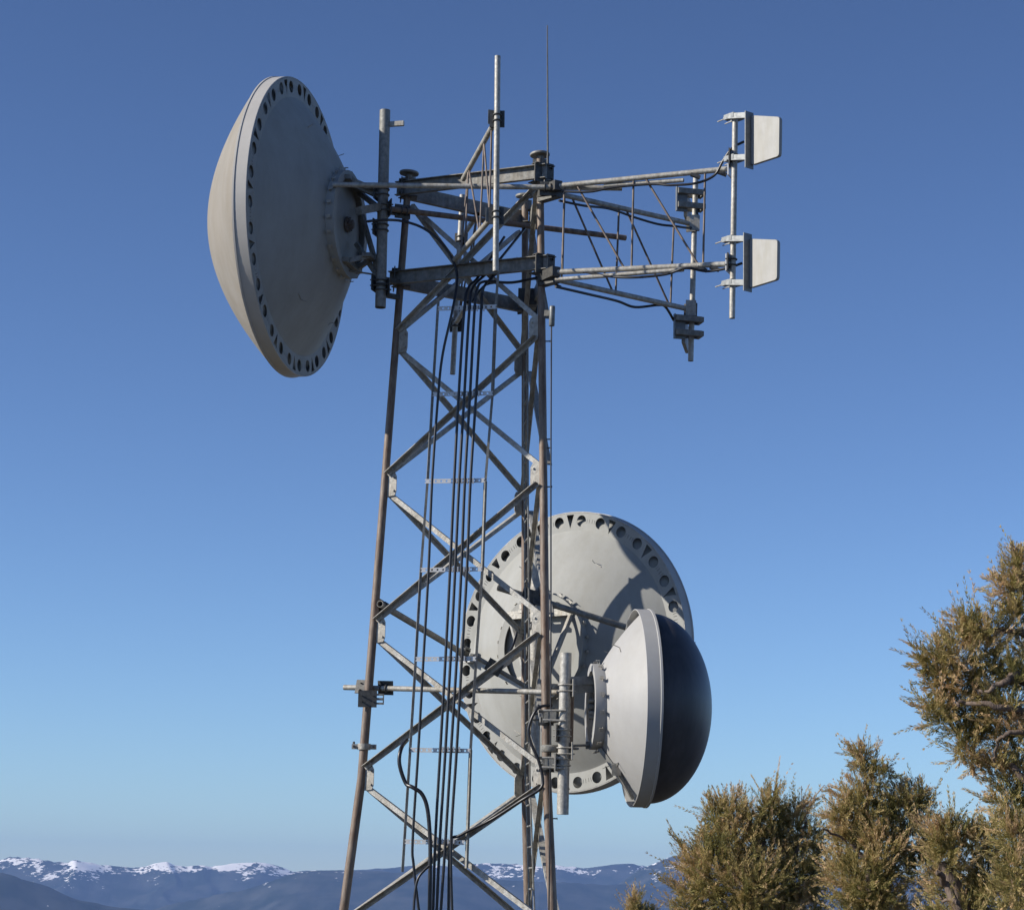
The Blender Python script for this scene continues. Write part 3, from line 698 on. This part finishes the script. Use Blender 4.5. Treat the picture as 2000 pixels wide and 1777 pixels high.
# mountains: several ridges at 9 to 16 km
def azel(px, py):
    d = ray(px, py); return math.atan2(d.x, d.y), d.z/math.hypot(d.x, d.y)
def ridge(pts):
    a = [azel(*p) for p in pts]; return np.array([q[0] for q in a]), np.array([q[1] for q in a])
crest = [(-900, 1700), (-400, 1660), (-150, 1690), (0, 1679), (22, 1672), (70, 1675), (95, 1679), (130, 1683), (145, 1677), (200, 1688), (260, 1694), (283, 1690), (300, 1684), (325, 1681), (340, 1688), (365, 1691), (400, 1688), (415, 1692), (440, 1687), (470, 1684), (500, 1682), (520, 1684), (550, 1692), (575, 1701), (620, 1697), (650, 1701), (690, 1698), (730, 1696), (800, 1690), (870, 1688), (940, 1684), (965, 1683), (1000, 1685), (1060, 1691), (1085, 1688), (1120, 1691), (1150, 1692), (1190, 1688), (1225, 1684), (1255, 1689), (1300, 1697), (1330, 1703), (1450, 1705), (1700, 1712), (2000, 1720), (2500, 1700), (3000, 1720)]
right = [(1100, 1800), (1200, 1730), (1250, 1697), (1290, 1680), (1310, 1672), (1340, 1664), (1362, 1650), (1378, 1646), (1400, 1652), (1450, 1668), (1520, 1700), (1600, 1735), (1700, 1765), (1850, 1790), (2000, 1800)]
left = [(-900, 1640), (-400, 1668), (-100, 1692), (0, 1703), (30, 1708), (70, 1722), (110, 1738), (150, 1752), (200, 1765), (300, 1778), (420, 1790), (800, 1800)]
mid = [(150, 1800), (250, 1790), (330, 1765), (400, 1752), (440, 1742), (480, 1735), (520, 1722), (560, 1708), (610, 1699), (680, 1697), (760, 1700), (900, 1712), (1100, 1722), (1300, 1730), (1500, 1745), (2000, 1760)]
NA, NR = 1500, 300
az = np.linspace(R(-24), R(24), NA); dist = np.linspace(7000, 19000, NR)
DD, AZ = np.meshgrid(dist, az, indexing='ij')
MX, MY = DD*np.sin(AZ), DD*np.cos(AZ)
MZ = np.full(MX.shape, -900.)
for pts, D0, sl, wob, sd_ in ((crest, 15500, .30, 900, 1), (right, 13000, .30, 500, 2), (left, 9500, .28, 500, 3), (mid, 12200, .25, 700, 4)):
    a, e = ridge(pts); Rk = D0 + (fbm(AZ*14+sd_*7, AZ*0+sd_, 3)-.5)*wob
    x = np.abs(DD-Rk)
    AW = AZ + (fbm(MX/900.+sd_*3, MY/900.+7, 4, sd_+20)-.5)*.09*np.clip(x/900., 0, 1)
    H = Rk*np.interp(AW, a, e) + EYE
    nz = fbm(MX/1400.+sd_*31, MY/1400.+5, 6, sd_, True)
    n2 = fbm(MX/160.+sd_*11, MY/160.+3, 4, sd_+9)
    w = np.clip(x/700., 0, 1)
    z = H - sl*x*(.55+.9*nz) - w*60*(1-nz) + (n2-.5)*(11 + 22*w)
    MZ = np.maximum(MZ, z)
MZ = np.maximum(MZ, -930)
mm = bpy.data.materials.new('forested_snowy_slopes'); mm.use_nodes = True; n = mm.node_tree; b = n.nodes['Principled BSDF']
b.inputs['Roughness'].default_value = .95; b.inputs['Specular IOR Level'].default_value = .1
geo = n.nodes.new('ShaderNodeNewGeometry'); sep = n.nodes.new('ShaderNodeSeparateXYZ'); n.links.new(geo.outputs['Position'], sep.inputs[0])
mapn = n.nodes.new('ShaderNodeMapping'); mapn.inputs['Scale'].default_value = (1/190., 1/420., 1/70.); n.links.new(geo.outputs['Position'], mapn.inputs[0])
sn = n.nodes.new('ShaderNodeTexNoise'); sn.inputs['Scale'].default_value = 1.0; sn.inputs['Detail'].default_value = 10; sn.inputs['Roughness'].default_value = .72
n.links.new(mapn.outputs[0], sn.inputs['Vector'])
def math_(op, a, b=None, c=None):
    k = n.nodes.new('ShaderNodeMath'); k.operation = op
    for i, q in enumerate((a, b, c)):
        if q is None: continue
        if isinstance(q, (int, float)): k.inputs[i].default_value = q
        else: n.links.new(q, k.inputs[i])
    return k.outputs[0]
hz = n.nodes.new('ShaderNodeMapRange'); hz.inputs[1].default_value = 30; hz.inputs[2].default_value = 240; hz.inputs[3].default_value = -.22; hz.inputs[4].default_value = .08
n.links.new(sep.outputs[2], hz.inputs[0])
big = n.nodes.new('ShaderNodeTexNoise'); big.inputs['Scale'].default_value = 1/900.; big.inputs['Detail'].default_value = 2; n.links.new(geo.outputs['Position'], big.inputs['Vector'])
snow = math_('ADD', math_('ADD', sn.outputs[0], hz.outputs[0]), math_('MULTIPLY_ADD', big.outputs[0], .55, -.275))
fine = n.nodes.new('ShaderNodeTexNoise'); fine.inputs['Scale'].default_value = 1/28.; fine.inputs['Detail'].default_value = 3; n.links.new(geo.outputs['Position'], fine.inputs['Vector'])
snow = math_('ADD', snow, math_('MULTIPLY_ADD', fine.outputs[0], .40, -.20))
xr = n.nodes.new('ShaderNodeMapRange'); xr.inputs[1].default_value = -2200; xr.inputs[2].default_value = -300; xr.inputs[3].default_value = .015; xr.inputs[4].default_value = -.075; n.links.new(sep.outputs[0], xr.inputs[0])
snow = math_('ADD', snow, xr.outputs[0])
srp = n.nodes.new('ShaderNodeValToRGB'); srp.color_ramp.elements[0].position = .51; srp.color_ramp.elements[1].position = .55
n.links.new(snow, srp.inputs[0])
fr = n.nodes.new('ShaderNodeTexNoise'); fr.inputs['Scale'].default_value = .006; fr.inputs['Detail'].default_value = 8; n.links.new(geo.outputs['Position'], fr.inputs['Vector'])
frp = n.nodes.new('ShaderNodeValToRGB'); frp.color_ramp.elements[0].position = .40; frp.color_ramp.elements[1].position = .64
frp.color_ramp.elements[0].color = (.010, .018, .010, 1); frp.color_ramp.elements[1].color = (.05, .055, .048, 1); n.links.new(fr.outputs[0], frp.inputs[0])
mx = n.nodes.new('ShaderNodeMix'); mx.data_type = 'RGBA'; n.links.new(srp.outputs[0], mx.inputs[0]); n.links.new(frp.outputs[0], mx.inputs[6]); mx.inputs[7].default_value = (.93, .91, .90, 1)
n.links.new(mx.outputs[2], b.inputs['Base Color'])
mo = grid_mesh('mountains', MX, MY, MZ, mm); tag(mo, kind='structure')

# ------------------------------------------------------------------ junipers
def foliage_mat(name):
    m_ = bpy.data.materials.new(name); m_.use_nodes = True; n = m_.node_tree; b = n.nodes['Principled BSDF']
    at = n.nodes.new('ShaderNodeAttribute'); at.attribute_name = 'tint'; tc = n.nodes.new('ShaderNodeTexCoord')
    tx = n.nodes.new('ShaderNodeTexNoise'); tx.inputs['Scale'].default_value = 4.5; tx.inputs['Detail'].default_value = 3; n.links.new(tc.outputs['Object'], tx.inputs['Vector'])
    ad = n.nodes.new('ShaderNodeMath'); ad.operation = 'MULTIPLY_ADD'; ad.inputs[1].default_value = .6; n.links.new(at.outputs['Fac'], ad.inputs[0]); n.links.new(tx.outputs[0], ad.inputs[2])
    rp = n.nodes.new('ShaderNodeValToRGB'); e = rp.color_ramp.elements; e[0].position = .42; e[0].color = (.10, .105, .035, 1); e[1].position = 1.0; e[1].color = (.60, .42, .25, 1)
    for p_, c_ in ((.62, (.26, .23, .08)), (.80, (.46, .36, .16))):
        k = e.new(p_); k.color = (*c_, 1)
    n.links.new(ad.outputs[0], rp.inputs[0]); n.links.new(rp.outputs[0], b.inputs['Base Color'])
    b.inputs['Roughness'].default_value = .7; b.inputs['Specular IOR Level'].default_value = .2
    tl = n.nodes.new('ShaderNodeBsdfTranslucent'); n.links.new(rp.outputs[0], tl.inputs[0]); ms = n.nodes.new('ShaderNodeMixShader'); ms.inputs[0].default_value = .3
    n.links.new(b.outputs[0], ms.inputs[1]); n.links.new(tl.outputs[0], ms.inputs[2]); n.links.new(ms.outputs[0], n.nodes['Material Output'].inputs[0])
    return m_
FM = foliage_mat('juniper_foliage')
BM = mat('juniper_bark', (.20, .15, .115), .9, 0, col2=(.07, .05, .04), scale=12, bump=.5, stretch=(4, 4, .6))

def crown_mesh(name, lobes, parent, spikes, dens=1.0, seed=1):
    rg = np.random.default_rng(seed); Vs = []; Ts = []
    def nrm(a): return a/np.linalg.norm(a, axis=1)[:, None]
    def plume(P, D, L, base_t, stations=10, per=6, spread=.62, size=.030):
        """feathery foxtails: slivers leaning forward all round a curved axis"""
        n = len(P); bend = rg.normal(0, .35, (n, 3)); bend[:, 2] += .25
        for i in range(stations):
            t = (i+.5)/stations; ax = nrm(D + bend*t); C = P + D*(L*t)[:, None] + bend*(L*t*t*.5)[:, None]
            for k in range(per):
                side = nrm(np.cross(ax, rg.normal(0, 1, (n, 3)))); sp = spread*(1.15-.75*t)*rg.uniform(.6, 1.3, n)
                dr = nrm(ax + side*sp[:, None]); ln = (size*(1.15-.45*t)*rg.uniform(.6, 1.25, n))[:, None]
                w = nrm(np.cross(dr, rg.normal(0, 1, (n, 3)))); wd = (.0012+.0013*rg.random(n))[:, None]
                a = C + side*.002
                Vs.append(np.stack([a - w*wd*.5, a + dr*ln*.6 + w*wd, a + dr*ln, a + dr*ln*.5 - w*wd], 1))
                Ts.append(np.clip(base_t + .30*t**2 + rg.normal(0, .12, n), 0, 1))
    for (px, py, Y, rx, ry) in lobes:
        c = np.array(W(px, py, Y)); k = Y/FPX; a = np.array([rx*k, max(rx, ry)*.9*k, ry*k])*.86
        n = int(dens*a[0]*a[2]*6600)+14
        u = nrm(rg.normal(0, 1, (n, 3))); rad = rg.uniform(.05, .88, n)**.5
        lump = .74+.42*vnoise(u[:, 0]*2.6+px, u[:, 2]*2.6+py, seed)
        st = c + u*a*(rad*lump)[:, None]
        d = u*.75 + rg.normal(0, .38, (n, 3)); d[:, 2] += .5; d = nrm(d)
        plume(st, d, rg.uniform(.07, .15, n)*(.8+.5*(rad > .75)), rg.uniform(.0, .5, n))
    for (px, py, Y, qx, qy) in spikes:
        a, b_ = np.array(W(px, py, Y)), np.array(W(qx, qy, Y+rg.uniform(-.05, .05))); a = a - (b_-a)*.6; ln = np.linalg.norm(b_-a); n = int(ln*60)+5
        t = np.linspace(0, .92, n); ax = (b_-a)/ln; p = a + (b_-a)*t[:, None]
        side = nrm(rg.normal(0, 1, (n, 3))); side[:, 2] = abs(side[:, 2]); d = nrm(ax*.75 + side*(.75*(1-t*.8))[:, None])
        plume(p, d, (.075*(1.1-t)+.02), np.full(n, .45), 6, 3, .5, .022)
        plume(np.array([a]), np.array([ax]), np.array([ln]), np.array([.5]), max(10, int(ln*230)), 4, .42, .022)
    q = np.concatenate(Vs); tt = np.concatenate(Ts); nq = len(q); co = q.reshape(-1, 3)
    c = np.array(wloc(parent)); me = bpy.data.meshes.new(name)
    me.vertices.add(len(co)); me.vertices.foreach_set('co', (co-c).ravel())
    me.loops.add(nq*4); me.loops.foreach_set('vertex_index', np.arange(nq*4)); me.polygons.add(nq)
    me.polygons.foreach_set('loop_start', np.arange(0, nq*4, 4)); me.polygons.foreach_set('loop_total', np.full(nq, 4)); me.update(calc_edges=True)
    at = me.attributes.new('tint', 'FLOAT', 'FACE'); at.data.foreach_set('value', tt)
    me.materials.append(FM); o = bpy.data.objects.new(name, me); sc.collection.objects.link(o); o.parent = parent
    print('crown', nq); return o

def tree(base, trunk, lobes, spikes, limbs, label, dens=1.0, seed=1, name='juniper_tree'):
    """trunk: list of (px,py,Y,r); limbs: lists of (px,py,Y,r)"""
    root = thing(name, base, label, 'tree', 'junipers at the right edge of the hilltop')
    P = [W(*t[:3]) for t in trunk]; b0 = V(base)
    mb = MB(); pts = [b0, b0.lerp(P[0], .5)+V((.04, .02, 0))] + P
    rad = [trunk[0][3]*1.9, trunk[0][3]*1.3] + [t[3] for t in trunk]
    s_ = spline(pts, 5); rs = np.interp(np.linspace(0, len(pts)-1, len(s_)), range(len(pts)), rad).tolist(); mb.poly(s_, rs, 9)
    mb.build('trunk', BM, root)
    rnd = random.Random(seed)
    for L in limbs:
        pts = [W(*t[:3]) for t in L]; s_ = spline(pts, 6)
        s_ = [p+V((rnd.uniform(-1, 1), rnd.uniform(-1, 1), rnd.uniform(-1, 1)))*.008 for p in s_]
        rs = np.interp(np.linspace(0, len(pts)-1, len(s_)), range(len(pts)), [t[3] for t in L]).tolist()
        mb = MB(); mb.poly(s_, rs, 7); mb.build('limb', BM, root)
    crown_mesh('crown', lobes, root, spikes, dens, seed)
    return root

YA = 14.5
tree((2.0, YA, 0), [(1480, 1900, YA, .06), (1475, 1760, YA, .045), (1490, 1640, YA, .02)],
     [(1435, 1640, YA, 62, 70), (1500, 1645, YA+.1, 62, 80), (1395, 1700, YA-.1, 70, 70), (1362, 1745, YA, 50, 48), (1555, 1660, YA+.1, 50, 60), (1560, 1725, YA, 58, 62), (1470, 1740, YA-.15, 90, 75), (1570, 1780, YA, 50, 60), (1345, 1790, YA, 42, 40),
      (1430, 1592, YA, 26, 34), (1505, 1585, YA, 28, 36), (1555, 1600, YA+.1, 30, 32), (1395, 1590, YA, 20, 22), (1400, 1640, YA, 34, 34), (1355, 1690, YA, 34, 26), (1590, 1640, YA, 22, 16), (1480, 1800, YA, 130, 60), (1600, 1700, YA+.1, 22, 22)],
     [(1420, 1590, YA, 1383, 1548), (1433, 1580, YA, 1447, 1543), (1503, 1580, YA, 1496, 1523), (1508, 1580, YA, 1521, 1512), (1515, 1560, YA, 1532, 1534), (1555, 1590, YA, 1583, 1548), (1560, 1585, YA, 1600, 1559), (1340, 1665, YA, 1306, 1622), (1380, 1660, YA, 1372, 1628), (1312, 1728, YA, 1292, 1718), (1500, 1590, YA, 1487, 1543), (1395, 1580, YA, 1380, 1555), (1438, 1560, YA, 1444, 1540), (1570, 1600, YA, 1590, 1570), (1590, 1640, YA, 1605, 1625), (1340, 1670, YA, 1330, 1645), (1400, 1610, YA, 1378, 1592)],
     [[(1478, 1800, YA, .03), (1450, 1700, YA, .02), (1432, 1600, YA, .007), (1436, 1560, YA, .003)], [(1480, 1760, YA, .025), (1508, 1660, YA, .014), (1508, 1580, YA, .006), (1518, 1530, YA, .003)], [(1470, 1790, YA, .02), (1380, 1720, YA, .012), (1345, 1670, YA, .006), (1308, 1625, YA, .003)], [(1500, 1750, YA, .02), (1555, 1660, YA, .01), (1575, 1600, YA, .005)]],
     'juniper with ragged leader shoots nearest the tower, just right of the dark dish', 1.0, 3)
YB = 13.2
tree((2.4, YB, 0), [(1720, 1900, YB, .07), (1715, 1760, YB, .05), (1700, 1640, YB, .02)],
     [(1690, 1560, YB, 42, 38), (1700, 1610, YB, 60, 55), (1655, 1590, YB, 34, 22), (1665, 1650, YB, 42, 45), (1725, 1660, YB-.1, 55, 60), (1770, 1590, YB, 44, 40), (1780, 1640, YB, 44, 55), (1700, 1720, YB-.1, 80, 70), (1650, 1720, YB, 40, 60), (1640, 1600, YB, 22, 16), (1790, 1560, YB, 22, 26), (1720, 1790, YB, 110, 60), (1800, 1700, YB, 45, 60), (1690, 1512, YB, 20, 18), (1715, 1512, YB, 26, 14), (1685, 1478, YB, 17, 12), (1655, 1640, YB, 30, 20), (1760, 1560, YB, 20, 22)],
     [(1680, 1480, YB, 1679, 1452), (1678, 1474, YB, 1650, 1452), (1690, 1486, YB, 1700, 1474), (1670, 1470, YB, 1660, 1460), (1720, 1512, YB, 1742, 1508), (1790, 1555, YB, 1793, 1528), (1795, 1560, YB, 1812, 1545), (1795, 1570, YB, 1813, 1566), (1640, 1555, YB, 1612, 1546), (1650, 1545, YB, 1627, 1536), (1665, 1530, YB, 1657, 1520), (1765, 1555, YB, 1752, 1540), (1640, 1600, YB, 1603, 1594), (1670, 1505, YB, 1668, 1493)],
     [[(1712, 1760, YB, .03), (1695, 1600, YB, .018), (1692, 1530, YB, .01), (1688, 1480, YB, .006), (1677, 1442, YB, .003)], [(1700, 1740, YB-.1, .025), (1690, 1680, YB-.12, .014), (1650, 1640, YB-.1, .008), (1604, 1617, YB-.2, .004)], [(1712, 1740, YB, .025), (1770, 1640, YB, .012), (1793, 1560, YB, .006)]],
     'juniper with a thin crooked top shoot standing second from the left of the trees', 1.0, 5)
YD = 12.3
tree((2.75, YD, 0), [(1920, 1900, YD, .06), (1880, 1770, YD, .045), (1850, 1700, YD, .03), (1833, 1690, YD, .02)],
     [(1860, 1650, YD, 34, 30), (1900, 1650, YD, 42, 34), (1850, 1690, YD, 40, 30), (1870, 1740, YD+.15, 70, 40), (1930, 1700, YD+.1, 55, 60), (1830, 1640, YD, 20, 26), (1940, 1625, YD, 34, 24), (1880, 1800, YD, 110, 40), (1950, 1760, YD, 60, 50), (1850, 1620, YD, 14, 16)],
     [(1830, 1630, YD, 1827, 1602), (1855, 1620, YD, 1850, 1598), (1905, 1630, YD, 1920, 1600), (1885, 1640, YD, 1890, 1608), (1940, 1615, YD, 1948, 1590), (1860, 1635, YD, 1866, 1612)],
     [[(1880, 1790, YD-.2, .03), (1850, 1730, YD-.1, .02), (1832, 1700, YD-.2, .012)], [(1870, 1760, YD-.2, .012), (1840, 1757, YD-.1, .007), (1835, 1748, YD-.1, .004)]],
     'low bushy juniper with a bare leaning limb filling the gap left of the tallest tree', 1.0, 7)
YE = 11.0
tree((2.75, YE, 0), [(2120, 1900, YE, .11), (2090, 1600, YE, .09), (2060, 1330, YE, .06), (2030, 1150, YE, .025)],
     [(1992, 1122, YE, 24, 28), (1975, 1145, YE, 34, 22), (2010, 1170, YE, 50, 50), (1990, 1215, YE, 50, 36), (1940, 1240, YE, 36, 26), (1900, 1230, YE, 36, 22), (1870, 1245, YE, 22, 18), (1915, 1270, YE, 46, 34), (1860, 1285, YE-.05, 44, 26), (1825, 1290, YE, 34, 20), (1840, 1330, YE, 36, 34), (1880, 1330, YE, 46, 44), (1930, 1330, YE+.1, 46, 40), (1850, 1380, YE, 46, 34), (1900, 1395, YE, 50, 40), (1830, 1400, YE, 22, 30), (1885, 1440, YE, 40, 34), (1890, 1470, YE, 22, 22), (1895, 1490, YE, 12, 16), (1960, 1390, YE-.1, 46, 50), (1990, 1330, YE-.1, 40, 40), (1955, 1440, YE, 34, 26), (1990, 1440, YE-.1, 36, 50), (1945, 1500, YE, 30, 18), (1975, 1520, YE, 40, 40), (1965, 1560, YE, 34, 26), (1990, 1590, YE, 36, 40), (1990, 1640, YE-.1, 44, 50), (1985, 1710, YE-.1, 40, 60), (1990, 1790, YE-.1, 44, 50), (2040, 1300, YE+.2, 70, 90), (2060, 1500, YE+.2, 70, 110), (2050, 1700, YE+.2, 70, 110), (1990, 1100, YE, 10, 12)],
     [(1988, 1100, YE, 1978, 1070), (1985, 1096, YE, 1988, 1072), (1960, 1140, YE, 1925, 1131), (1950, 1150, YE, 1938, 1127), (1890, 1220, YE, 1845, 1201), (1885, 1215, YE, 1866, 1194), (1915, 1220, YE, 1909, 1193), (1855, 1250, YE, 1832, 1243), (1820, 1280, YE, 1777, 1262), (1815, 1290, YE, 1775, 1303), (1825, 1320, YE, 1800, 1322), (1825, 1390, YE, 1784, 1378), (1840, 1410, YE, 1798, 1424), (1895, 1480, YE, 1899, 1505), (1930, 1500, YE, 1920, 1495), (1950, 1540, YE, 1937, 1550), (1840, 1270, YE, 1826, 1248), (1990, 1110, YE, 1993, 1082), (1965, 1160, YE, 1940, 1165), (1830, 1340, YE, 1808, 1348)],
     [[(2060, 1340, YE, .05), (1990, 1322, YE-.1, .028), (1965, 1330, YE-.15, .018), (1925, 1350, YE-.15, .008), (1905, 1345, YE-.12, .005)], [(2060, 1400, YE, .03), (1960, 1380, YE-.2, .015), (1885, 1372, YE-.12, .009), (1870, 1377, YE-.12, .006)], [(2050, 1250, YE, .03), (1960, 1230, YE, .014), (1880, 1230, YE, .006)], [(2060, 1450, YE, .03), (2000, 1430, YE-.2, .014), (1955, 1440, YE-.2, .008), (1940, 1490, YE-.1, .005)], [(2040, 1200, YE, .03), (2000, 1140, YE, .014), (1976, 1062, YE, .004)], [(2080, 1600, YE, .04), (2000, 1520, YE-.1, .018), (1950, 1470, YE, .008)], [(2090, 1700, YE, .04), (2010, 1640, YE-.1, .02), (1970, 1600, YE, .01)]],
     'tallest juniper at the right edge with branches overhanging clear sky', 1.0, 9)
YF = 20
tree((1.15, YF, 0), [(1238, 2000, YF, .03), (1240, 1800, YF, .014), (1240, 1750, YF, .005)],
     [(1240, 1790, YF, 20, 26), (1242, 1765, YF, 9, 12), (1268, 1790, YF, 14, 10), (1240, 1840, YF, 50, 40)],
     [(1240, 1765, YF, 1240, 1738), (1266, 1785, YF, 1272, 1768), (1235, 1775, YF, 1228, 1762)], [],
     'tiny juniper top poking up at the bottom edge between tower and trees', 1.5, 13)

# ------------------------------------------------------------------ haze
mb = MB(); mb.box(V((0, 0, -290)), (40000, 40000, 1440)); 
hm = bpy.data.materials.new('haze_air'); hm.use_nodes = True; n = hm.node_tree; n.nodes.clear()
pv = n.nodes.new('ShaderNodeVolumePrincipled'); pv.inputs['Color'].default_value = (.28, .46, .90, 1); pv.inputs['Density'].default_value = 4.6e-5; pv.inputs['Anisotropy'].default_value = 0.0
ou = n.nodes.new('ShaderNodeOutputMaterial'); n.links.new(pv.outputs[0], ou.inputs['Volume'])
h = mb.build('haze', hm); tag(h, kind='stuff'); h.display_type = 'WIRE'
